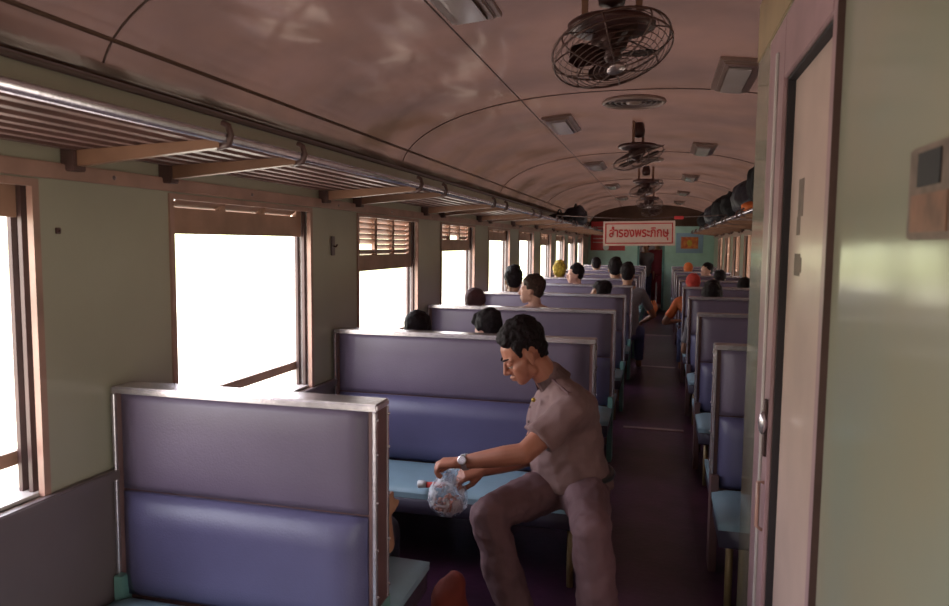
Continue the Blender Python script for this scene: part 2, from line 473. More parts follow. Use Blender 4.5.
# corridor partition on the right with its sliding door ----------------
XP, YP = .342, 2.94; YD0, YD1, ZD = 1.635, 2.24, 2.0
bm = bmesh.new()
box(bm, XP, XP+.05, .62, YD0, 0, 2.42); box(bm, XP, XP+.05, YD1, YP, 0, 2.42); box(bm, XP, XP+.05, YD0, YD1, ZD, 2.42)
box(bm, XP+.05, XR, YP-.05, YP, 0, 2.40); box(bm, XP+.05, XR, .62, .67, 0, 2.40)
struct(obj('wall_corridor', bm, 'corr'))
struct(obj('trim_%d' % nt_, B((XP-.004, XP, 1.2, YP, 2.21, 2.42)), 'tan')); nt_ += 1
d = struct(empty('door_1', (XP, YD0, 0)))
bm = bmesh.new(); LD = YD1-YD0
box(bm, -.012, 0, LD, LD+.30, 0, 2.18)            # wide far jamb board
box(bm, -.012, 0, -.045, 0, 0, 2.18)
box(bm, -.012, 0, 0, LD, ZD, 2.18)
obj('door_frame', bm, 'jamb', d, bevel=.003)
obj('frame_bead', B((-.02, -.012, LD+.10, LD+.125, 0, 2.1)), 'reveal', d, bevel=.003)
obj('frame_edge', B((-.014, 0, -.050, -.045, 0, 2.42)), 'dkbrown', d)
bm = bmesh.new(); box(bm, 0, .05, LD-.008, LD, 0, ZD); box(bm, 0, .05, 0, LD-.008, ZD-.008, ZD)
obj('door_channel', bm, 'dark', d)
bm = bmesh.new(); box(bm, .020, .040, .0, LD-.008, .01, ZD-.01)
dp = obj('door_panel', bm, 'door', d)
for (ya, yb, za, zb) in ((LD-.20, LD-.13, 1.60, 1.70), (LD-.17, LD-.12, 1.55, 1.60), (LD-.19, LD-.11, 1.44, 1.50), (LD-.21, LD-.19, 1.45, 1.49)):
    bm = bmesh.new(); box(bm, .0192, .0201, ya, yb, za, zb); obj('sticker_residue', bm, 'grime', dp)
# lock and latch
bm = bmesh.new(); box(bm, -.02, -.012, LD+.015, LD+.05, .88, 1.06)
lk = obj('lock_plate', bm, 'dkbrown', d, bevel=.004)
bm = bmesh.new(); bmesh.ops.create_uvsphere(bm, u_segments=20, v_segments=12, radius=1, matrix=Matrix.Translation((-.024, LD+.03, .985)) @ Matrix.Diagonal((.014, .02, .036, 1)))
obj('lock_knob', bm, 'chrome', lk, True)
bm = bmesh.new(); tube(bm, [(-.012, LD+.03, .80), (-.03, LD+.035, .80), (-.03, LD+.035, .66), (-.012, LD+.03, .65)], .006, 8)
obj('latch_hook', bm, 'pinkwood', d, True)
# wall plaque near right edge
t = tag(empty('wall_plaque', (XP, .955, 1.53)), 'brown and orange wall plaque at the right edge of the green corridor wall', 'plaque')
obj('plate', B((-.008, 0, 0, .17, 0, .125)), 'grime', t, bevel=.003)
obj('orange_panel', B((-.010, -.008, .02, .15, .01, .06)), 'plaq', t)
obj('dark_panel', B((-.010, -.008, .05, .13, .07, .115)), 'dark', t)

# end wall, doorway and the vestibule behind ---------------------------
bm = bmesh.new()
DX0, DX1 = -.46, .06
def arch_box(bm, x0, x1, z0, y0=Y1, y1=Y1+.06, n=24):
    pts = [(x0, z0)]+[(x1, z0)]+[(x1+(x0-x1)*i/n, ceil_z(x1+(x0-x1)*i/n)) for i in range(n+1)]
    f1 = [bm.verts.new((x, y0, z)) for x, z in pts]; f2 = [bm.verts.new((x, y1, z)) for x, z in pts]
    bm.faces.new(f1); bm.faces.new(f2[::-1])
    for i in range(len(pts)): bm.faces.new((f1[i], f1[(i+1) % len(pts)], f2[(i+1) % len(pts)], f2[i]))
arch_box(bm, XL, DX0, 0); arch_box(bm, DX1, XR, 0); arch_box(bm, DX0, DX1, 1.95)
struct(obj('wall_far', bm, 'endwall'))
bm = bmesh.new(); arch_box(bm, XL, XR, 1.955, Y1-.02, Y1)
struct(obj('trim_%d' % nt_, bm, 'ceil')); nt_ += 1
d = struct(empty('door_2', (DX0, Y1, 0)))
obj('door_frame', B((-.05, 0, -.02, .0, 0, 2.0), (DX1-DX0, DX1-DX0+.05, -.02, 0, 0, 2.0), (0, DX1-DX0, -.02, 0, 1.95, 2.0)), 'teal', d)
obj('door_panel', B((-.02, 0, .07, .5, .02, 1.93)), 'reveal', d)
bm = bmesh.new(); box(bm, XL, XR, Y1+1.9, Y1+1.96, 0, 2.4)
struct(obj('wall_vestibule', bm, 'wall_low'))
bm = bmesh.new(); box(bm, XL-.05, XL, Y1+.06, Y1+1.0, 0, 2.06); box(bm, XR, XR+.05, Y1+.06, Y1+1.9, 0, 2.06); box(bm, XL-.05, XL, Y1+1.5, Y1+1.9, 0, 2.06)
struct(obj('wall_vestibule', bm, 'wall_low'))
bm = bmesh.new()
arch_box(bm, XL, XR, 0, Y0-.06, Y0)
struct(obj('wall_near', bm, 'wall'))

# ================================================================ LUGGAGE RACKS
def rack(name, xw, s, ya, yb, firsts, label):
    """s = inward direction"""
    e = tag(empty(name, (xw, ya, 1.76)), label, 'luggage rack')
    Ln = yb-ya; D = .51
    zf = .022
    for yy in firsts:
        y = yy-ya
        if y < 0 or y > Ln: continue
        bm = bmesh.new()
        # flat tapered arm from wall to front with upturned end
        a = [(0, 0, -.035), (0, 0, .012), (s*D, 0, zf+.012), (s*D, 0, zf-.012)]
        v1 = [bm.verts.new((p[0], y-.012, p[2])) for p in a]; v2 = [bm.verts.new((p[0], y+.012, p[2])) for p in a]
        bm.faces.new(v1); bm.faces.new(v2[::-1])
        for i in range(4): bm.faces.new((v1[i], v1[(i+1) % 4], v2[(i+1) % 4], v2[i]))
        br = obj('bracket', bm, 'bracket', e)
        bm = bmesh.new(); tube(bm, [(s*(D-.01), y, zf-.01), (s*(D+.022), y, zf-.004), (s*(D+.03), y, zf+.02), (s*(D+.022), y, zf+.045), (s*(D+.005), y, zf+.055)], .009, 8)
        obj('hook_end', bm, 'dkbrown', br, True)
        obj('wall_plate', B((min(0, s*.05), max(0, s*.05), y-.022, y+.022, -.045, .02)), 'dkbrown', br, bevel=.003)
    bm = bmesh.new(); tube(bm, [(s*(D+.005), 0, zf+.014), (s*(D+.005), Ln, zf+.014)], .014, 12)
    obj('front_rail', bm, 'chrome', e, True)
    for i in range(7):
        x = s*(.04+.065*i); z = .012+(zf)*(.04+.065*i)/D
        obj('slat', B((x-.014, x+.014, 0, Ln, z, z+.014)), 'slat', e)
    return e
fr = []
for k in range(0, 11): fr += [.12+1.585*k, .53+1.585*k]
rack('luggage_rack', XL, 1, -.2, Y1-.05, fr, 'long slatted luggage rack over the left-hand windows')
rack('luggage_rack', XR, -1, 3.0, Y1-.05, fr, 'slatted luggage rack over the right-hand windows, loaded with dark bags')

# ================================================================ BENCHES
TOPZ, MIDZ, SZ, BZ = 1.065, .735, .405, .28
def make_bench(x0, x1, aisle, endm='teal'):
    """double-sided bench, local origin at floor centre of backrest; aisle = +1 if aisle end is x1"""
    e = empty('train_bench')
    w = x1-x0; T = .05; a, b = -w/2, w/2
    obj('top_cap', B((a-.004, b+.004, -T, T, TOPZ-.022, TOPZ)), 'chrome', e, bevel=.005)
    for q, sx in ((a, 1), (b, -1)):
        xa, xb = sorted((q, q+sx*.026))
        bm = B((xa, xb, -T+.012, T-.012, .46, TOPZ-.022)); obj('end_stile', bm, 'endpan', e)
        bm = bmesh.new()
        for y in (-T+.006, T-.006): box(bm, min(q-sx*.002, q+sx*.010), max(q-sx*.002, q+sx*.010), y-.007, y+.007, .46, TOPZ-.022)
        bmesh.ops.bevel(bm, geom=bm.edges[:], offset=.002, segments=1, affect='EDGES')
        for z in (.5, .64, .78, .92, 1.02):
            for y in (-T+.006, T-.006):
                bmesh.ops.create_uvsphere(bm, u_segments=8, v_segments=5, radius=.005, matrix=Matrix.Translation((q-sx*.003, y, z)))
        obj('edge_strip', bm, 'chrome', e)
        # teal end leg
        xa, xb = sorted((q+sx*.002, q+sx*.036))
        obj('end_leg', B((xa, xb, -T-.02, T+.02, 0, .46)), endm, e, bevel=.003)
    obj('back_core', B((a+.026, b-.026, -T+.02, T-.02, SZ-.03, TOPZ-.022)), 'endpan', e)
    for s, ax in ((-1, '-y'), (1, '+y')):
        ya, yb = sorted((s*(T-.02), s*(T-.004)))
        obj('upper_panel', cushion(a+.028, b-.028, ya, yb, MIDZ+.004, TOPZ-.024, .006, ax, 12, .006), 'vin_u', e, True)
        ya, yb = sorted((s*(T-.02), s*(T+.012)))
        obj('lower_pad', cushion(a+.028, b-.028, ya, yb, SZ-.01, MIDZ-.004, .026, ax, 14, .02), 'vin_l', e, True)
        ya, yb = sorted((s*(T-.01), s*(T+.41)))
        st = obj('seat_cushion', cushion(a+.005, b-.005, ya, yb, SZ-.05, SZ-.012, .014, '+z', 14, .012), 'vin_s', e, True)
        ya, yb = sorted((s*(T+.0), s*(T+.415)))
        obj('seat_skirt', cushion(a+.012, b-.012, ya, yb, BZ, SZ-.045, .012, ax, 8, .012), 'vin_d', st, True)
        for q, sx in ((a, 1), (b, -1)):
            bm = bmesh.new(); tube(bm, [(q+sx*.06, s*(T+.34), 0), (q+sx*.06, s*(T+.34), BZ+.02)], .016, 10)
            obj('leg', bm, 'legm', e, True)
    return e
PB = 1.57
ords = ['first', 'second', 'third', 'fourth', 'fifth', 'sixth', 'seventh', 'eighth', 'ninth', 'tenth']
def row_y(i): return 1.88+PB*i
b0 = make_bench(-1.645, -.760, 1); b0.location = ((-1.645-.760)/2, row_y(0), 0)
tag(b0, 'short grey and blue padded double bench at the lower left, nearest the camera', 'bench', 'benches left of the aisle')
proto = make_bench(-1.645, -.285, 1)
for i in range(1, 10):
    o = proto if i == 1 else copy_tree(proto)
    o.location = ((-1.645-.285)/2, row_y(i), 0)
    extra = ' under the uniformed man' if i == 1 else ''
    tag(o, 'long padded bench, %s from the camera left of the aisle%s' % (ords[i], extra), 'bench', 'benches left of the aisle')
protoR = make_bench(.26, 1.185, -1, 'endpan')
for i in range(1, 10):
    o = protoR if i == 1 else copy_tree(protoR)
    o.location = ((.26+1.185)/2, row_y(i), 0)
    tag(o, 'grey two-seat padded bench, %s from the camera right of the aisle' % ords[i-1], 'bench', 'benches right of the aisle')

# ================================================================ CEILING FANS
def make_fan():
    e = empty('ceiling_fan')
    for sx in (-1, 1):
        bm = B((sx*.092-.011, sx*.092+.011, -.006, .006, -.185, .02)); obj('hanger_strap', bm, 'bracket', e)
    bm = bmesh.new(); lathe(bm, [(.001, .02), (.03, .02), (.05, -.05), (.045, -.10), (.001, -.11)], 24); obj('ceiling_cup', bm, 'fan', e, True)
    bm = bmesh.new(); lathe(bm, [(.06, -.150), (.135, -.158), (.15, -.168), (.15, -.182), (.12, -.195), (.05, -.198)], 40); obj('mounting_disc', bm, 'fan', e, True)
    T = Matrix.Translation((0, 0, -.24)) @ Matrix.Rotation(math.radians(-14), 4, 'Y') @ Matrix.Rotation(math.radians(-16), 4, 'X')
    bm = bmesh.new(); lathe(bm, [(.02, .07), (.055, .055), (.065, .02), (.055, -.01), (.03, -.02), (.028, -.05), (.01, -.055)], 28, T); obj('motor', bm, 'fan', e, True)
    for k in range(4):
        bm = bmesh.new(); a = PI/2*k+.4
        pts = []
        for rr, w0, w1 in ((.03, -.015, .02), (.07, -.035, .04), (.12, -.04, .055), (.155, -.015, .045)):
            pts.append((rr, w0, w1))
        rows = []
        for rr, w0, w1 in pts:
            rw = []
            for w in (w0, (w0+w1)/2, w1):
                v = Vector((rr, w, -.035+w*.35)); rw.append(bm.verts.new(T @ (Matrix.Rotation(a, 4, 'Z') @ v)))
            rows.append(rw)
        for A, Bq in zip(rows, rows[1:]):
            for j in range(2): bm.faces.new((A[j], A[j+1], Bq[j+1], Bq[j]))
        bmesh.ops.solidify(bm, geom=bm.faces[:], thickness=.002)
        obj('blade', bm, 'fan', e, True)
    def ring(r, z, n=44): return [T @ Vector((r*math.cos(2*PI*i/n), r*math.sin(2*PI*i/n), z)) for i in range(n)]
    bm = bmesh.new()
    def zf(r): return -.035-.055*max(0, 1-(r/.205)**3)          # front bowl
    for r in (.205,): tube(bm, ring(r, -.0), .0042, 6, True); tube(bm, ring(r, -.035), .0035, 6, True)
    for i in range(9):
        r = .04+.0185*i; tube(bm, ring(r, zf(r)), .0016, 5, True)
    for i in range(6):
        r = .09+.02*i; tube(bm, ring(r, .01+.03*(1-(r/.205)**2)), .0015, 5, True)
    for k in range(8):
        a = 2*PI*k/8
        path = [(r, zf(r)) for r in (.02, .06, .1, .14, .18, .2)]+[(.209, -.02), (.205, 0), (.17, .02), (.1, .035), (.05, .04)]
        tube(bm, [T @ Vector((r*math.cos(a), r*math.sin(a), z)) for r, z in path], .0028, 6)
    g = obj('wire_guard', bm, 'fanw', e, True)
    bm = bmesh.new(); lathe(bm, [(.001, -.083), (.03, -.085), (.032, -.093), (.001, -.097)], 24, T); obj('guard_badge', bm, 'steel', e, True)
    return e
fan = make_fan()
fl = ['nearest the camera, at the top of the photo', 'second from the camera', 'third from the camera', 'fourth from the camera', 'farthest down the car']
for i, y in enumerate((2.56, 5.66, 8.76, 11.86, 14.96)):
    o = fan if i == 0 else copy_tree(fan); o.location = (-.185, y, ceil_z(-.185)-.005)
    o.rotation_euler = (0, 0, [0, 1.2, .5, -.8, 2][i])
    tag(o, 'dark caged fan hanging from the ceiling, '+fl[i], 'fan', 'caged fans along the ceiling')
# round vents
def make_vent():
    e = empty('ceiling_vent')
    bm = bmesh.new(); tube(bm, [(.19*math.cos(2*PI*i/40), .19*math.sin(2*PI*i/40), -.012) for i in range(40)], .014, 8, True); obj('rim', bm, 'housing', e, True)
    for r in (.15, .115, .08):
        bm = bmesh.new(); tube(bm, [(r*math.cos(2*PI*i/36), r*math.sin(2*PI*i/36), -.012) for i in range(36)], .008, 6, True); obj('ring_slat', bm, 'dkbrown', e, True)
    bm = bmesh.new(); lathe(bm, [(.18, .0), (.18, -.004), (.05, -.005)], 36); obj('backing', bm, 'fan', e, True)
    bm = bmesh.new(); lathe(bm, [(.05, -.004), (.05, -.02), (.02, -.026)], 24); obj('centre_cap', bm, 'housing', e, True)
    return e
v0 = make_vent()
for i, y in enumerate((4.78, 8.0, 11.1)):
    o = v0 if i == 0 else copy_tree(v0); o.location = (-.19, y, ceil_z(-.19)-.002)
    tag(o, 'round brown ceiling vent '+['between the nearest fan and the second', 'just before the third fan', 'far along, before the fourth fan'][i], 'vent', 'round vents along the ceiling')
# lamps
def make_lamp():
    e = empty('ceiling_light')
    bm = B((-.085, .085, -.33, .33, -.022, .01)); obj('housing', bm, 'housing', e, bevel=.008)
    bm = B((-.105, .105, -.35, .35, -.010, .012)); obj('flange', bm, 'housing', e, bevel=.003)
    obj('diffuser', B((-.06, .06, -.29, .29, -.034, -.022)), 'diff', e, bevel=.008)
    obj('end_clip', B((-.066, .066, -.32, -.305, -.03, -.022)), 'steel', e)
    return e
l0 = make_lamp(); first = True
nl = {0: ['nearest, at the top edge of the photo', 'second from the camera', 'third from the camera', 'fourth from the camera', 'fifth from the camera'], 1: ['nearest, beside the partition', 'second from the camera', 'third from the camera', 'fourth from the camera', 'fifth from the camera']}
for sd, x, ysl in ((0, -.74, (2.50, 5.45, 8.35, 11.3, 14.2)), (1, .36, (4.05, 7.0, 9.9, 12.8, 15.6))):
    for i, y in enumerate(ysl):
        o = l0 if first else copy_tree(l0); first = False
        sl = (ceil_z(x+.05)-ceil_z(x-.05))/.1
        o.location = (x, y, ceil_z(x)-.008); o.rotation_euler = (0, -math.atan(sl), 0)
        tag(o, 'unlit boxy ceiling light in the %s row, %s' % (['left', 'right'][sd], nl[sd][i]), 'ceiling light', 'ceiling lights in the two rows')

# ================================================================ SIGNS
SY = 8.0
bm = bmesh.new(); tube(bm, [(XL+.52, SY+.05, 1.845), (-.3, SY+.05, 1.80), (XR-.52, SY+.05, 1.845)], .006, 8)
tag(obj('cross_rod', bm, 'dkbrown', None, True), 'thin dark rod spanning between the two luggage racks above the aisle', 'rod')
t = tag(empty('hanging_sign', (-.23, SY+.04, 1.645)), 'cream hanging sign with red border and red Thai lettering over the aisle', 'sign')
W2, H2 = .385, .135
obj('board', B((-W2, W2, -.008, .008, -H2, H2)), 'cream', t, bevel=.003)
bm = bmesh.new(); q = .012; i0 = .022
for a in ((-W2+i0, W2-i0, H2-i0-q, H2-i0), (-W2+i0, W2-i0, -H2+i0, -H2+i0+q), (-W2+i0, -W2+i0+q, -H2+i0, H2-i0), (W2-i0-q, W2-i0, -H2+i0, H2-i0)):
    box(bm, a[0], a[1], -.0105, -.008, a[2], a[3])
obj('border', bm, 'red', t)
for sx in (-.3, .3):
    bm = bmesh.new(); tube(bm, [(sx, .0, H2-.01), (sx, .01, .165)], .004, 6); obj('hanger', bm, 'dkbrown', t, True)
cu = bpy.data.curves.new('sign_text', 'FONT')
cu.body = '\u0e2a\u0e33\u0e23\u0e2d\u0e07\u0e1e\u0e23\u0e30\u0e20\u0e34\u0e01\u0e29\u0e38'; cu.extrude = .01; cu.offset = .022; cu.size = 1
to = bpy.data.objects.new('sign_text', cu); C.objects.link(to)
dg = bpy.context.evaluated_depsgraph_get(); dg.update()
tm = bpy.data.meshes.new_from_object(to.evaluated_get(dg)); bpy.data.objects.remove(to)
xs_ = [v.co.x for v in tm.vertices]; ys_ = [v.co.y for v in tm.vertices]
cx, cy = (min(xs_)+max(xs_))/2, (min(ys_)+max(ys_))/2; kx = .64/(max(xs_)-min(xs_)); ky = .155/(max(ys_)-min(ys_))
for v in tm.vertices:
    x, y, z = v.co; v.co = ((x-cx)*kx, -.0105-z*.1, (y-cy)*ky)
tm.materials.clear(); link('lettering', tm, 'red', t)
t.rotation_euler = (0, math.radians(-.8), 0)
bm = bmesh.new(); box(bm, .14, .24, SY+.03, SY+.07, 1.80, 1.835); bm2 = bm
tag(obj('red_ribbon', bm, 'red', None, bevel=.006), 'small red ribbon tied on the rod above the right end of the hanging sign', 'ribbon')
# red notice on end wall
t = tag(empty('wall_notice', (-1.4, Y1, 1.38)), 'red notice board with a white disc on the far wall left of the door', 'notice')
obj('board', B((-.20, .20, -.03, 0, 0, .68)), 'red', t)
obj('lower_strip', B((.2, .60, -.025, 0, 0, .12)), 'red', t)
bm = bmesh.new(); lathe(bm, [(.07, 0), (.07, .006)], 20, Matrix.Translation((.16, -.03, .07)) @ Matrix.Rotation(PI/2, 4, 'X')); obj('white_disc', bm, 'white', t)
bm = bmesh.new()
for i in range(5): box(bm, -.15, .15-.04*(i % 2), -.032, -.03, .18+.09*i, .20+.09*i)
obj('pale_lines', bm, 'cream', t)
t = tag(empty('wall_picture', (.66, Y1, 1.38)), 'small orange picture on a light blue mount on the far end wall', 'picture')
obj('mount', B((-.30, .30, -.012, 0, -.04, .42)), 'blue', t)
obj('print', B((-.19, .19, -.018, -.012, .06, .33)), 'orange', t)
bm = bmesh.new(); bmesh.ops.create_uvsphere(bm, u_segments=12, v_segments=8, radius=.06, matrix=Matrix.Translation((0, -.018, .19)) @ Matrix.Diagonal((1, .05, 1.2, 1))); obj('yellow_patch', bm, 'yellow', t)
# small pier fittings
for i, (y, z) in enumerate(((3.42, 1.50), (1.665, 1.545))):
    t = tag(empty('wall_hook', (XL, y, z)), ['small hinged wall hook on the pier behind the second bench', 'tiny round wall stud on the left pier beside the first window'][i], 'hook')
    obj('plate', B((0, .008, -.02, .02, -.05, .05)) if i == 0 else B((0, .006, -.009, .009, -.009, .009)), 'wall_low' if i == 0 else 'dkbrown', t, bevel=.002)
    bm = bmesh.new(); k_ = (1, .35)[i]; tube(bm, [(.005*k_, 0, 0), (.022*k_, 0, -.004*k_), (.03*k_, 0, .008*k_)], .0045*(.5+.5*k_), 6); obj('peg', bm, 'dkbrown', t, True)

# ================================================================ BAGS ON RACKS
def bag(name, loc, size, m, label, seed=0, strap=True, rz=0, cat='bag', group='dark bags on the right luggage rack'):
    e = tag(empty(name, loc, rz), label, cat, group)
    sx, sy, sz = size; random.seed(seed)
    hs = [[E((0, 0, sz*.48), (sx*.5, sy*.42, sz*.46)), E((0, -sy*.28, sz*.3), (sx*.42, sy*.2, sz*.29)), E((0, sy*.3, sz*.34), (sx*.42, sy*.18, sz*.33))],
          [E((sx*.1, 0, sz*.8), (sx*.25, sy*.25, sz*.2))]]
    o = soft('body', hs, .018, m, e, 3, .02, 9)
    if strap:
        bm = bmesh.new()
        tube(bm, [(0, sy*.25*math.cos(a), sz*.86+.07*math.sin(a)) for a in [PI*i/10 for i in range(11)]], .011, 8); obj('strap', bm, 'bagblk', e, True)
    return e
ZR = 1.80
bag('travel_bag', (.86, 5.95, ZR+.01), (.44, .66, .44), 'bagblk', 'tall black bag on the right rack, nearest the partition', 1)
bag('travel_bag', (.88, 5.22, ZR+.01), (.40, .6, .42), 'bagblk', 'black bag on the right rack, half hidden by the partition edge', 2)
bag('travel_bag', (.90, 7.5, ZR+.01), (.46, .95, .40), 'bagnavy', 'long rounded dark bag on the right rack behind the orange cloth', 3)
bag('travel_bag', (.88, 8.7, ZR+.01), (.44, .8, .36), 'bagblk', 'black bag on the right rack, just behind the long rounded one', 4)
bag('travel_bag', (.88, 10.2, ZR+.01), (.44, 1.0, .42), 'bagblk', 'large black bag about halfway along the right rack', 14)
bag('travel_bag', (.88, 11.9, ZR+.01), (.44, .9, .40), 'bagnavy', 'navy bag on the right rack, second from its far end', 15)
bag('travel_bag', (.86, 13.6, ZR+.01), (.44, .9, .34), 'bagblk', 'low dark bag on the right rack, farthest from the camera', 16)
o = soft('cloth_bundle', [[E((0, 0, .045), (.09, .12, .045)), E((.02, .05, .05), .05)]], .012, 'orcloth', None, 2, .01, 14)
o.location = (.76, 6.62, ZR+.012); tag(o, 'small orange cloth bundle between the dark bags on the right rack', 'cloth')
bag('travel_bag', (-1.38, 12.0, ZR+.01), (.4, .7, .36), 'bagnavy', 'larger dark bag on the left rack, far down the car', 5, group='dark bags on the left luggage rack')
bag('travel_bag', (-1.40, 10.2, ZR+.01), (.36, .8, .15), 'bagblk', 'flat dark bag on the left rack, in front of the larger one', 6, group='dark bags on the left luggage rack')
bag('travel_bag', (-.12, 15.6, 0.006), (.22, .3, .34), 'orcloth', 'orange bag standing on the aisle floor far down the car', 7, group='none')
bpy.data.objects  # keep
for o in C.objects:
    if o.get('group') == 'none': del o['group']

# ================================================================ PEOPLE
def head_T(pos, yaw, pitch, roll=0, sc=1.0):
    """+x forward. yaw about z (0 = +X world), pitch positive = looking down"""
    return Matrix.Translation(pos) @ Matrix.Rotation(yaw, 4, 'Z') @ Matrix.Rotation(pitch, 4, 'Y') @ Matrix.Rotation(roll, 4, 'X') @ Matrix.Scale(sc, 4)
def head_hulls(T):
    H = []
    H.append(([E((-.012, 0, .035), (.093, .074, .083))], T))
    H.append(([E((.028, 0, .0), (.052, .060, .06)), E((.052, 0, -.088), (.024, .026, .018)), E((-.002, .044, -.062), .018), E((-.002, -.044, -.062), .018)], T))
    H.append(([E((.082, 0, .012), .0075), E((.101, 0, -.026), (.010, .010, .009))], T))
    H.append(([E((.088, .011, -.030), .0085), E((.088, -.011, -.030), .0085), E((.098, 0, -.030), .008)], T))
    H.append(([E((.078, .014, -.0555), (.010, .010, .006)), E((.078, -.014, -.0555), (.010, .010, .006)), E((.087, 0, -.054), (.008, .01, .006))], T))
    H.append(([E((.076, .011, -.067), (.009, .010, .007)), E((.076, -.011, -.067), (.009, .010, .007)), E((.083, 0, -.067), (.008, .01, .006))], T))
    for s in (1, -1):
        H.append(([E((.074, s*.012, .022), .010), E((.060, s*.042, .020), .011)], T))
        H.append(([E((.050, s*.036, -.022), .024), E((.040, s*.038, -.055), .020), E((.055, s*.012, -.082), .020), E((.02, s*.045, -.01), .022)], T))
        H.append(([E((-.012, s*.074, .004), (.017, .007, .017)), E((-.008, s*.073, -.028), (.009, .006, .009))], T))
    return H
def hair_hulls(T, style='short'):
    H = [([E((-.026, 0, .052), (.099, .083, .086))], T),
         ([E((-.055, 0, -.005), (.052, .066, .058)), E((-.05, 0, .05), (.06, .078, .06))], T),
         ([E((-.012, .070, .035), (.028, .014, .034)), E((-.012, -.070, .035), (.028, .014, .034))], T)]
    if style == 'crew':
        H = [([E((-.030, 0, .066), (.097, .080, .080)), E((-.035, 0, .10), (.080, .070, .060))], T),
             ([E((-.066, 0, .01), (.045, .062, .062)), E((-.05, 0, .06), (.062, .076, .06))], T),
             ([E((.022, .0, .104), (.048, .052, .028)), E((-.02, 0, .124), (.065, .058, .030))], T),
             ([E((.046, .012, .094), (.024, .038, .018))], T),
             ([E((.018, .066, .050), (.018, .011, .026)), E((.018, .066, .030), (.010, .009, .014))], T),
             ([E((.018, -.066, .050), (.018, .011, .026)), E((.018, -.066, .030), (.010, .009, .014))], T)]
    if style == 'bushy':
        H += [([E((.025, .02, .105), (.055, .045, .034)), E((-.03, -.01, .125), (.06, .05, .028))], T), ([E((.062, .0, .092), (.030, .05, .022))], T),
              ([E((-.09, 0, .08), (.04, .05, .05))], T), ([E((.045, .045, .075), (.03, .025, .025))], T), ([E((.045, -.045, .075), (.03, .025, .025))], T)]
    if style == 'long':
        H += [([E((-.06, 0, .02), (.055, .085, .07)), E((-.06, 0, -.12), (.035, .075, .05))], T)]
    return H

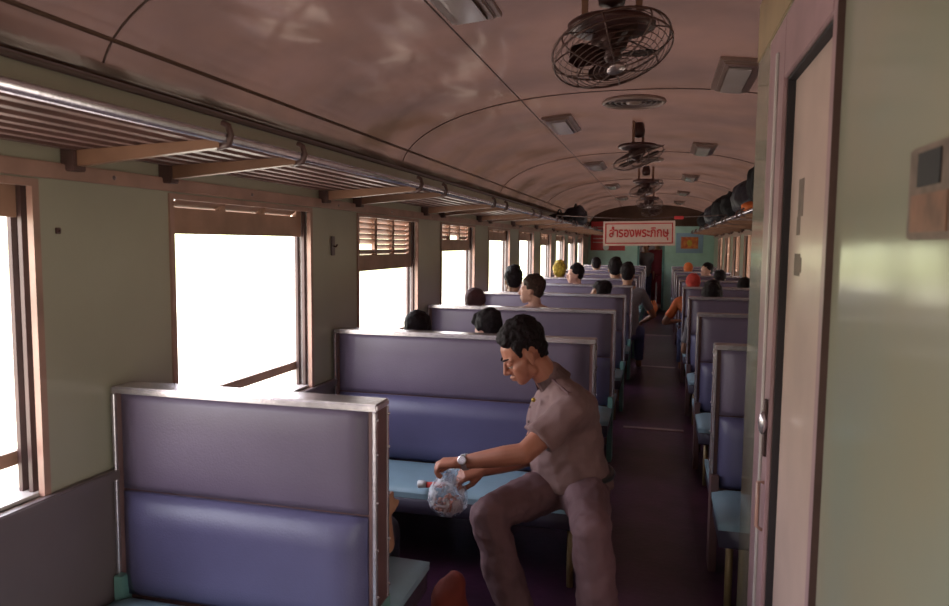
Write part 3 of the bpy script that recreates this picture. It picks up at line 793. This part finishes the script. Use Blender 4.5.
# ---- main figure: uniformed man on the bench edge
def main_man():
    e = tag(empty('person', (-.35, 2.85, 0)), 'man in brown-grey uniform sitting on the bench edge, hands on a plastic bag', 'person')
    inv = Matrix.Translation((.35, -2.85, 0))
    V = Vector
    HD = V((-.515, 2.772, 1.075))
    face_yaw = math.atan2(-.42, -.90)
    T = head_T(HD, face_yaw, math.radians(30), 0, .98)
    pel = V((-.31, 2.90, .535)); neck = V((-.405, 2.82, .955)); chest = V((-.355, 2.86, .83)); belly = V((-.33, 2.88, .66))
    Ls, Le, Lw = V((-.31, 2.695, .885)), V((-.470, 2.575, .735)), V((-.712, 2.580, .678))
    Rs, Re, Rw = V((-.41, 3.01, .87)), V((-.520, 2.90, .62)), V((-.672, 2.768, .592))
    Lh, Lk, La = V((-.265, 2.82, .52)), V((-.205, 2.49, .495)), V((-.165, 2.50, .09))
    Rh, Rk, Ra = V((-.36, 2.93, .52)), V((-.600, 2.53, .50)), V((-.50, 2.60, .09))
    bl = []
    for h, t_ in head_hulls(T): bl.append((h, inv @ t_))
    def add(*pr): bl.append((list(pr), inv))
    nk = T @ V((-.035, 0, -.06))
    add(E(nk, .052), E(neck, .055))
    add(E(neck, .05), E(Ls, .045), E(Rs, .045), E(chest, .11))
    add(E(chest, (.12, .15, .12)), E(belly, .12), E(pel, .13))
    def limb(a, b, c, r0, r1, r2, r3):
        add(E(a, r0), E(b, r1)); add(E(b, r1*1.02), E(b.lerp(c, .3), r2), E(c, r3))
    limb(Ls, Le, Lw, .052, .040, .041, .026); limb(Rs, Re, Rw, .052, .040, .041, .026)
    def leg(h, k, a):
        add(E(h, .085), E(k, .058)); add(E(k, .056), E(k.lerp(a, .3), .055), E(a, .036))
        add(E(a+V((0, 0, -.02)), .036), E(a+V((-.02, -.14, -.06)), (.036, .04, .022)))
    leg(Lh, Lk, La); leg(Rh, Rk, Ra)
    # hands -------------------------------------------------------------
    def hand(w, fdir, pdir, side, curl, pinch):
        """w wrist, fdir along the palm, pdir out of the palm (down), side = thumb direction"""
        f = fdir.normalized(); p = (pdir-f*pdir.dot(f)).normalized(); s = f.cross(p)*side
        pc = w+f*.055
        add(E(w, .024), E(w+f*.03+s*.018, .016), E(w+f*.03-s*.018, .016))
        add(E(w+f*.03+s*.020, .015), E(w+f*.03-s*.022, .014), E(w+f*.085+s*.028, .012), E(w+f*.082-s*.028, .0115))
        for i, (off, ln) in enumerate(((.029, .068), (.010, .075), (-.009, .070), (-.027, .055))):
            a0 = w+f*(.088-.003*i)+s*off
            c = curl+.12*i
            q1 = a0+(f*math.cos(c*.6)+p*math.sin(c*.6))*ln*.42
            q2 = q1+(f*math.cos(c*1.5)+p*math.sin(c*1.5))*ln*.33
            q3 = q2+(f*math.cos(c*2.2)+p*math.sin(c*2.2))*ln*.27
            r = (.0092, .0092, .0088, .0078)[i]
            add(E(a0-f*.01, r*1.12), E(q1, r)); add(E(q1, r), E(q2, r*.93)); add(E(q2, r*.93), E(q3, r*.85))
        t0 = w+f*.028+s*.022+p*.006; t1 = w+f*.062+s*.044+p*.020; t2 = t1+(f*.8+s*(-.05)+p*.55).normalized()*.030; t3 = t2+(f*.85-s*.35+p*.4).normalized()*.024
        add(E(t0, .0145), E(t1, .0115)); add(E(t1, .011), E(t2, .0098)); add(E(t2, .0098), E(t3, .0085))
    hand(Lw, V((-1, .03, -.13)), V((-.2, .1, -1)), -1, .75, 1)
    hand(Rw, V((-.82, -.50, -.08)), V((-.1, .5, -1)), 1, .9, 1)
    body = soft('body', bl, .0042, 'skin', e, 3)
    # hair
    hh = [(h, inv @ t_) for h, t_ in hair_hulls(T, 'crew')]
    hair = soft('hair', hh, .005, 'hair', e, 1, .007, 55)
    # eyes, brows
    TI = inv @ T
    for s in (1, -1):
        bm = bmesh.new(); bmesh.ops.create_uvsphere(bm, u_segments=14, v_segments=10, radius=.0115, matrix=TI @ Matrix.Translation((.0700, s*.031, -.001))); ey = obj('eye', bm, 'eye', e, True)
        bm = bmesh.new(); bmesh.ops.create_uvsphere(bm, u_segments=12, v_segments=8, radius=.0052, matrix=TI @ Matrix.Translation((.0792, s*.031, -.0042))); obj('iris', bm, 'lens', ey, True)
        bm = bmesh.new(); bmesh.ops.create_uvsphere(bm, u_segments=14, v_segments=10, radius=.0126, matrix=TI @ Matrix.Translation((.0698, s*.031, .0032))); obj('eyelid', bm, 'skin', ey, True)
        bm = bmesh.new(); tube(bm, [TI @ V((.0885-.0042*k-.0006*k*k, s*(.012+.0085*k), .026+.0035*math.sin(k*.8))) for k in range(5)], [.003, .0042, .004, .0034, .002], 6); obj('eyebrow', bm, 'hair', e, True)
    # shirt
    def c(*pr): return (list(pr), inv)
    sl = []
    sl.append(c(E(neck+V((.012, .005, -.004)), .064), E(Ls+V((.005, 0, .004)), .062), E(Rs+V((.005, 0, 0.004)), .060), E(chest+V((.0, 0, 0)), (.145, .165, .12))))
    sl.append(c(E(neck+V((.012, .005, .002)), .062), E(neck.lerp(nk, .38)+V((.012, .006, 0)), .058)))
    sl.append(c(E(chest+V((-.01, 0, 0)), (.145, .16, .12)), E(belly+V((-.02, -.01, 0)), (.16, .15, .12))))
    sl.append(c(E(belly+V((-.02, -.01, 0)), (.16, .15, .10)), R(pel+V((-.01, -.01, .0)), (0, 0, 1), .165, .170)))
    d1 = (Le-Ls).normalized(); d2 = (Re-Rs).normalized()
    sl.append(c(E(Ls, .064), R(Ls+d1*.175, d1, .068)))
    sl.append(c(E(Rs, .062), R(Rs+d2*.19, d2, .066)))
    shirt = soft('shirt', sl, .0065, 'shirt', e, 3, .011, 12)
    # collar: two wings round the neck
    for s in (1, -1):
        bm = bmesh.new()
        axn = (nk-neck).normalized(); fwd_ = V((math.cos(face_yaw), math.sin(face_yaw), 0)); fwd_ = (fwd_-axn*fwd_.dot(axn)).normalized(); lat = axn.cross(fwd_)
        cc = neck.lerp(nk, .30)+V((.010, .005, 0))
        rows = []
        for i in range(11):
            a = (PI-i*(PI*.90)/10)*s
            dr_ = fwd_*math.cos(a)+lat*math.sin(a)
            dz = -.028-.030*(i/10)**3
            rows.append((bm.verts.new(inv @ (cc+dr_*.062+axn*.022)), bm.verts.new(inv @ (cc+dr_*(.078+.006*(i/10))+axn*dz))))
        for A, Bq in zip(rows, rows[1:]): bm.faces.new((A[0], A[1], Bq[1], Bq[0]))
        bmesh.ops.solidify(bm, geom=bm.faces[:], thickness=.004)
        obj('collar', bm, 'shirt', shirt)
    # shoulder strap and gold badge, pocket flap
    bm = bmesh.new(); a = Ls+V((.00, .00, .066)); b = neck+V((.02, -.052, .034))
    box(bm, 0, (b-a).length, -.02, .02, -.003, .003, inv @ Matrix.Translation(a) @ (b-a).to_track_quat('X', 'Z').to_matrix().to_4x4()); obj('shoulder_strap', bm, 'trouser', shirt, bevel=.001)
    bm = bmesh.new(); bmesh.ops.create_uvsphere(bm, u_segments=12, v_segments=8, radius=.009, matrix=inv @ Matrix.Translation((-.466, 2.738, .905))); obj('collar_badge', bm, 'brass', shirt, True)
    for q, zz in enumerate((.86, .80, .74, .68)):
        bm = bmesh.new(); bmesh.ops.create_uvsphere(bm, u_segments=10, v_segments=6, radius=.0065, matrix=inv @ Matrix.Translation((-.488-.006*q, 2.80, zz))); obj('button', bm, 'dkbrown', shirt, True)
    # trousers
    tl = []
    tl.append(c(E(pel+V((0, 0, -.0)), (.135, .145, .09)), E(pel+V((0, 0, -.035)), (.14, .15, .075))))
    def tleg(h, k, a):
        tl.append(c(E(h+V((0, 0, .0)), .098), E(h.lerp(k, .55), .083), E(k, .072)))
        tl.append(c(E(k, .071), E(k.lerp(a, .35), .070), R(a+V((0, 0, .02)), (0, 0, 1), .078)))
    tleg(Lh, Lk, La); tleg(Rh, Rk, Ra)
    soft('trousers', tl, .007, 'trouser', e, 3, .012, 12)
    bm = bmesh.new(); tube(bm, [inv @ (pel+V((.148*math.cos(q), .156*math.sin(q), .045))) for q in [2*PI*i/30 for i in range(30)]], .014, 8, True); obj('belt', bm, 'shoe', e, True)
    for a in (La, Ra):
        soft('shoe', [c(E(a+V((0, .02, -.035)), (.045, .06, .045)), E(a+V((-.012, -.08, -.052)), (.048, .07, .034)), E(a+V((-.02, -.16, -.058)), (.045, .045, .028)))], .008, 'shoe', e, 2)
    # watch
    ax = (Lw-Le).normalized(); wc = Lw-ax*.012
    u = ax.orthogonal().normalized(); w = ax.cross(u)
    bm = bmesh.new()
    ring = []
    for off in (-.011, .011):
        ring.append([bm.verts.new(inv @ (wc+ax*off+u*math.cos(2*PI*i/28)*.0315+w*math.sin(2*PI*i/28)*.0315)) for i in range(28)])
    for i in range(28): bm.faces.new((ring[0][i], ring[0][(i+1) % 28], ring[1][(i+1) % 28], ring[1][i]))
    bmesh.ops.solidify(bm, geom=bm.faces[:], thickness=-.004)
    wt = obj('wristwatch', bm, 'white', e, True)
    dr = V((.1, -.85, .5)); dr = (dr-ax*dr.dot(ax)).normalized()
    bm = bmesh.new(); lathe(bm, [(.0185, -.002), (.0185, .008), (.015, .010)], 24, inv @ Matrix.Translation(wc+dr*.030) @ dr.to_track_quat('Z', 'Y').to_matrix().to_4x4()); wc_ = obj('watch_case', bm, 'chrome', wt)
    return e
main_man()

# plastic bag held below the hands
def plastic_bag():
    e = tag(empty('plastic_bag', (-.80, 2.68, .43)), 'clear plastic bag of pinkish snacks held under the seated man\'s hands', 'bag')
    random.seed(5)
    bm = bmesh.new(); n = 48; rows = []
    prof = [(.0, 0), (.05, .002), (.077, .03), (.084, .06), (.078, .095), (.060, .125), (.042, .145), (.026, .158), (.034, .172), (.042, .182)]
    for r, z in prof:
        ring = []
        for k in range(n):
            a = 2*PI*k/n
            rr = r*(1+.07*noise.noise(Vector((math.cos(a)*2.2, math.sin(a)*2.2, z*22)))+.05*math.sin(9*a+z*30)*(z/.18))
            ring.append(bm.verts.new((rr*math.cos(a), rr*math.sin(a)*.85, z)))
        rows.append(ring)
    for A, Bq in zip(rows, rows[1:]):
        for k in range(n): bm.faces.new((A[k], A[(k+1) % n], Bq[(k+1) % n], Bq[k]))
    bmesh.ops.remove_doubles(bm, verts=bm.verts[:], dist=.0004)
    obj('bag_film', bm, 'film', e, True)
    return e
plastic_bag()
bm = bmesh.new(); random.seed(9)
for i in range(90):
    a = random.uniform(0, 2*PI); z = random.uniform(.012, .062); r = math.sqrt(random.random())*(.058 if z > .02 else .04)
    bmesh.ops.create_icosphere(bm, subdivisions=1, radius=random.uniform(.008, .012), matrix=Matrix.Translation((-.80+r*math.cos(a), 2.68+.8*r*math.sin(a), .43+z)) @ Matrix.Diagonal((1, .8, .6, 1)))
o = obj('snack_pieces', bm, 'snack', None, True); tag(o, 'heap of small pinkish snack pieces inside the clear plastic bag', 'snacks', kind='stuff')
# small packet on the seat
t = tag(empty('sauce_tube', (-.985, 2.99, SZ+.008), .25), 'small red tube with a white cap lying on the bench left of the plastic bag', 'tube')
bm = bmesh.new(); lathe(bm, [(.009, -.01), (.013, -.008), (.013, .07), (.008, .085)], 16, Matrix.Translation((0, 0, .013)) @ Matrix.Rotation(PI/2, 4, 'Y')); obj('tube_body', bm, 'redc', t, True)
bm = bmesh.new(); lathe(bm, [(.012, -.05), (.018, -.045), (.016, -.01)], 16, Matrix.Translation((0, 0, .016)) @ Matrix.Rotation(PI/2, 4, 'Y')); obj('white_cap', bm, 'white', t, True)

# ---- passengers
def passenger(name_label, head, seat_y, yaw, pitch=0., shirt='greyc', legs='jeans', skin='skin3', hair='hair', style='short', face=1, arm_out=0, roll=0, vox=.012, sc=1., hat=None, seat_x=None, group='seated passengers', wrist=None, sleeve=.72):
    """face = +1 facing +Y (away from camera), -1 facing the camera. Pelvis sits on a bench seat."""
    hx, hy, hz = head; V = Vector
    px = hx if seat_x is None else seat_x
    e = tag(empty('person', (px, seat_y, 0)), name_label, 'person', group)
    inv = Matrix.Translation((-px, -seat_y, 0))
    T = head_T(V(head), yaw, pitch, roll, sc)
    pel = V((px, seat_y, SZ+.095)); nb = T @ V((-.035, 0, -.145)); ch = pel.lerp(nb, .62)
    sw = .155*sc
    Ls, Rs = nb+V((-sw, 0, -.055)), nb+V((sw, 0, -.055))
    f = V((0, face, 0))
    Ks = [pel+V((s*.10, face*.34*sc, -.02)) for s in (-1, 1)]
    if arm_out: Ks = [pel+V((arm_out*.06+s*.07, face*.34*sc, -.02)) for s in (-1, 1)]
    As = [k+V((0, face*.03, -(k.z-.09))) for k in Ks]
    El = []
    for s, sh in ((-1, Ls), (1, Rs)):
        out = .05+(.10 if arm_out == s else 0)
        El.append(sh+V((s*out, face*.05, -.25*sc)))
    Wr = [pel+V((-.09, face*.22, .08)), pel+V((.09, face*.22, .08))]
    if arm_out: Wr[0 if arm_out < 0 else 1] = pel+V((arm_out*.20, face*.20, .13))
    if wrist: Wr[0 if arm_out < 0 else 1] = pel+V(wrist)
    bl = [(h, inv @ t_) for h, t_ in head_hulls(T)]
    def add(*p): bl.append((list(p), inv))
    add(E(T @ V((-.03, 0, -.06)), .048*sc), E(nb, .05*sc)); add(E(nb, .05), E(Ls, .045), E(Rs, .045), E(ch, .10)); add(E(ch, .105), E(pel, .12))
    for s, sh, el, wr in ((-1, Ls, El[0], Wr[0]), (1, Rs, El[1], Wr[1])):
        add(E(sh, .045), E(el, .036)); add(E(el, .036), E(wr, .025))
        fd = (wr-el).normalized(); pp = V((0, 0, -1)); sd = fd.cross(pp).normalized()
        add(E(wr, .022), E(wr+fd*.05+sd*.022, .013), E(wr+fd*.05-sd*.022, .013))
        for j in range(4):
            o0 = wr+fd*.055+sd*(.026-.0175*j); add(E(o0, .0085), E(o0+fd*.03+pp*.008, .008)); add(E(o0+fd*.03+pp*.008, .008), E(o0+fd*.048+pp*.028, .007))
        add(E(wr+fd*.02+sd*.026*-s, .011), E(wr+fd*.06+sd*.045*-s+pp*.012, .009))
    for k, a in zip(Ks, As):
        h = pel+V(((k.x-pel.x)*.8, 0, 0)); add(E(h, .075), E(k, .052)); add(E(k, .052), E(a, .034)); add(E(a+V((0, 0, -.03)), .034), E(a+V((0, face*.13, -.055)), (.034, .04, .022)))
    soft('body', bl, vox*.65, skin, e, 2)
    if hat: 
        hh = [(h, inv @ t_) for h, t_ in hair_hulls(T, 'bushy' if hat == 'yellow' else 'short')]
        soft('head_cloth', hh, vox*.7, hat, e, 1, .012 if hat == 'yellow' else .004, 30)
    else:
        hh = [(h, inv @ t_) for h, t_ in hair_hulls(T, style)]
        soft('hair', hh, vox*.7, hair, e, 1, .006, 40)
    sl = [([E(nb+V((0, 0, -.025)), .058), E(Ls, .055), E(Rs, .055), E(ch, .122)], inv), ([E(ch, (.125, .118, .12)), R(pel+V((0, 0, -.03)), (0, 0, 1), .142, .135)], inv)]
    for sh, el in ((Ls, El[0]), (Rs, El[1])):
        dd = (el-sh); sl.append(([E(sh, .055), R(sh+dd*sleeve, dd, .052)], inv))
    soft('shirt', sl, vox*.85, shirt, e, 2, .006, 12)
    tl = [([E(pel+V((0, 0, -.02)), (.135, .13, .085))], inv)]
    for k, a in zip(Ks, As):
        h = pel+V(((k.x-pel.x)*.8, 0, 0)); tl.append(([E(h, .085), E(k, .063)], inv))
        tl.append(([E(k, .063), R(a+V((0, 0, .03)), (0, 0, 1), .055)], inv))
    soft('trousers', tl, vox, legs, e, 2, .006, 12)
    return e
Wx = math.pi     # yaw towards -X
R_ = row_y
# child behind the nearest bench (mostly hidden)
passenger('child in dark trousers hidden behind the nearest bench, forearm showing past its end', (-1.14, 2.20, .82), 2.10, PI/2, .35, 'greyc', 'bagnavy', face=1, arm_out=1, sc=.72, vox=.010, seat_x=-1.08, wrist=(.19, .12, .08), sleeve=.3)
t = bag('shopping_bag', (-.695, 2.37, .0), (.15, .16, .35), 'redd', 'red cloth bag on the floor by the end of the nearest bench', 8, strap=False, group=None)
passenger('black-haired passenger just showing over the second bench beside the window', (-1.33, 3.85, 1.005), 3.76, PI/2, .1, 'greyc', sc=.95)
passenger('black-haired passenger bent forward just behind the uniformed man\'s head', (-.93, 3.88, 1.02), 3.76, PI*.8, .25, 'greyc', skin='skin2', style='bushy', sc=.9)
passenger('fair man with cropped brown hair and pale blue top, face turned to the window', (-.945, 5.36, 1.165), 5.30, PI*.985, .0, 'ltblue', skin='skin2', hair='hairb', vox=.009, sc=.95)
passenger('passenger in a dark red cap slumped by the window next to the fair man', (-1.40, 5.42, 1.035), 5.32, PI/2, .15, 'greyc', hat='capm', sc=1.0, seat_x=-1.30)
passenger('passenger with thick black hair by the window, behind the fair man', (-1.40, 6.92, 1.15), 6.86, PI*.6, .0, 'ltblue', style='bushy', sc=1.1)
passenger('passenger with black hair asleep, head tipped sideways near the aisle', (-.56, 6.95, 1.04), 6.84, PI*.75, .2, 'greyc', style='bushy', roll=.6)
passenger('passenger with a bright yellow head covering by the left windows', (-1.39, 10.22, 1.12), 10.08, PI/2, .0, 'yellow', hat='yellow', sc=1.15, seat_x=-1.36)
passenger('pale-faced passenger with dark hair turned to the window, beside the yellow head covering', (-.99, 8.64, 1.15), 8.5, PI*1.1, .0, 'ltblue', skin='skin2')
passenger('passenger with bushy black hair, just left of the aisle passenger in jeans', (-.60, 10.22, 1.165), 10.06, PI/2, .0, 'greyc', style='bushy', sc=1.25)
passenger('passenger with black hair and blue jeans leaning into the aisle from the left', (-.36, 8.56, 1.165), 8.46, PI/2, .0, 'greyc', style='bushy', arm_out=1, seat_x=-.34, sc=1.05)
passenger('passenger with black hair far off in front of the end wall, left of the aisle', (-1.13, 13.3, 1.14), 13.2, PI/2, 0, 'greyc', vox=.018, sc=1.1)
passenger('passenger with dark hair far off by the left windows', (-1.3, 11.7, 1.09), 11.6, PI/2, 0, 'greyc', vox=.018)
G2 = 'passengers right of the aisle'
passenger('passenger whose black hair shows over the right-hand bench nearest the partition', (.485, 7.0, 1.025), 6.87, PI/2, .1, 'greyc', group=G2, style='bushy', sc=1.15)
passenger('passenger with a red head cloth and orange sleeve leaning into the aisle', (.385, 8.62, 1.06), 8.45, PI/2, .1, 'orcloth', hat='redc', arm_out=-1, group=G2, seat_x=.42)
passenger('passenger with black hair by the right wall, level with the red head cloth', (.95, 8.62, 1.03), 8.48, PI/2, 0, 'greyc', group=G2)
passenger('passenger with flat black hair midway along the right benches', (.80, 10.2, 1.06), 10.05, PI/2, 0, 'greyc', group=G2, vox=.016)
passenger('passenger with an orange head cloth far down on the right', (.50, 13.25, 1.08), 13.15, PI/2, 0, 'orcloth', hat='orcloth', group=G2, vox=.018)
passenger('pale-faced passenger with dark hair and white top, far down on the right', (.72, 11.75, 1.12), 11.63, PI*1.2, 0, 'white', skin='skin2', group=G2, vox=.016)
# standing people at the far door
def stander(label, x, y, shirt, legs, sc=1.):
    e = tag(empty('person', (x, y, 0)), label, 'person')
    T = head_T(Vector((0, 0, 1.53*sc)), -PI/2, 0, 0, sc)
    V = Vector
    bl = head_hulls(T)
    def add(*p): bl.append((list(p), None))
    nb = V((0, 0, 1.40*sc)); pel = V((0, 0, .88*sc)); ch = V((0, 0, 1.2*sc))
    add(E((0, 0, 1.47*sc), .05), E(nb, .05)); add(E(nb, .05), E((-.16, 0, 1.34*sc), .045), E((.16, 0, 1.34*sc), .045), E(ch, .11)); add(E(ch, .11), E(pel, .12))
    for s in (-1, 1):
        sh, el, wr = V((s*.17, 0, 1.34*sc)), V((s*.22, .02, 1.07*sc)), V((s*.2, -.08, .85*sc))
        add(E(sh, .045), E(el, .035)); add(E(el, .035), E(wr, .025)); add(E(wr, .022), E(wr+V((0, -.01, -.08)), (.014, .03, .02)))
        for j in range(4): add(E(wr+V((0, -.03+.018*j, -.085)), .009), E(wr+V((0, -.03+.018*j, -.15)), .007))
        add(E(wr+V((0, -.03, -.03)), .011), E(wr+V((0, -.05, -.085)), .009))
        h, k, a = V((s*.08, 0, .86*sc)), V((s*.09, -.03, .47*sc)), V((s*.09, .02, .08))
        add(E(h, .08), E(k, .055)); add(E(k, .055), E(a, .036)); add(E(a+V((0, 0, -.03)), .034), E(a+V((0, -.13, -.055)), (.035, .04, .022)))
    soft('body', bl, .013, 'skin3', e, 2)
    soft('hair', hair_hulls(T), .014, 'hair', e, 1, .005, 40)
    sl = [([E(nb+V((0, 0, -.02)), .058), E((-.16, 0, 1.34*sc), .055), E((.16, 0, 1.34*sc), .055), E(ch, .125)], None), ([E(ch, .125), R((0, 0, .80*sc), (0, 0, 1), .14, .14)], None)]
    for s in (-1, 1): sl.append(([E((s*.17, 0, 1.34*sc), .055), R((s*.215, .015, 1.12*sc), (s*.05, 0, -.25), .055)], None))
    soft('shirt', sl, .015, shirt, e, 2, .006, 12)
    tl = [([E((0, 0, .87*sc), (.13, .12, .10))], None)]
    for s in (-1, 1): tl.append(([E((s*.08, 0, .84*sc), .09), E((s*.09, -.03, .47*sc), .07)], None)); tl.append(([E((s*.09, -.03, .47*sc), .07), R((s*.09, .01, .10), (0, 0, 1), .07)], None))
    soft('trousers', tl, .015, legs, e, 2, .006, 12)
stander('person in maroon clothes standing in the far doorway', -.06, 17.75, 'maroon', 'maroon')
stander('person in grey shirt and dark trousers standing in the far doorway', -.33, 17.7, 'greyc', 'jeans', .95)
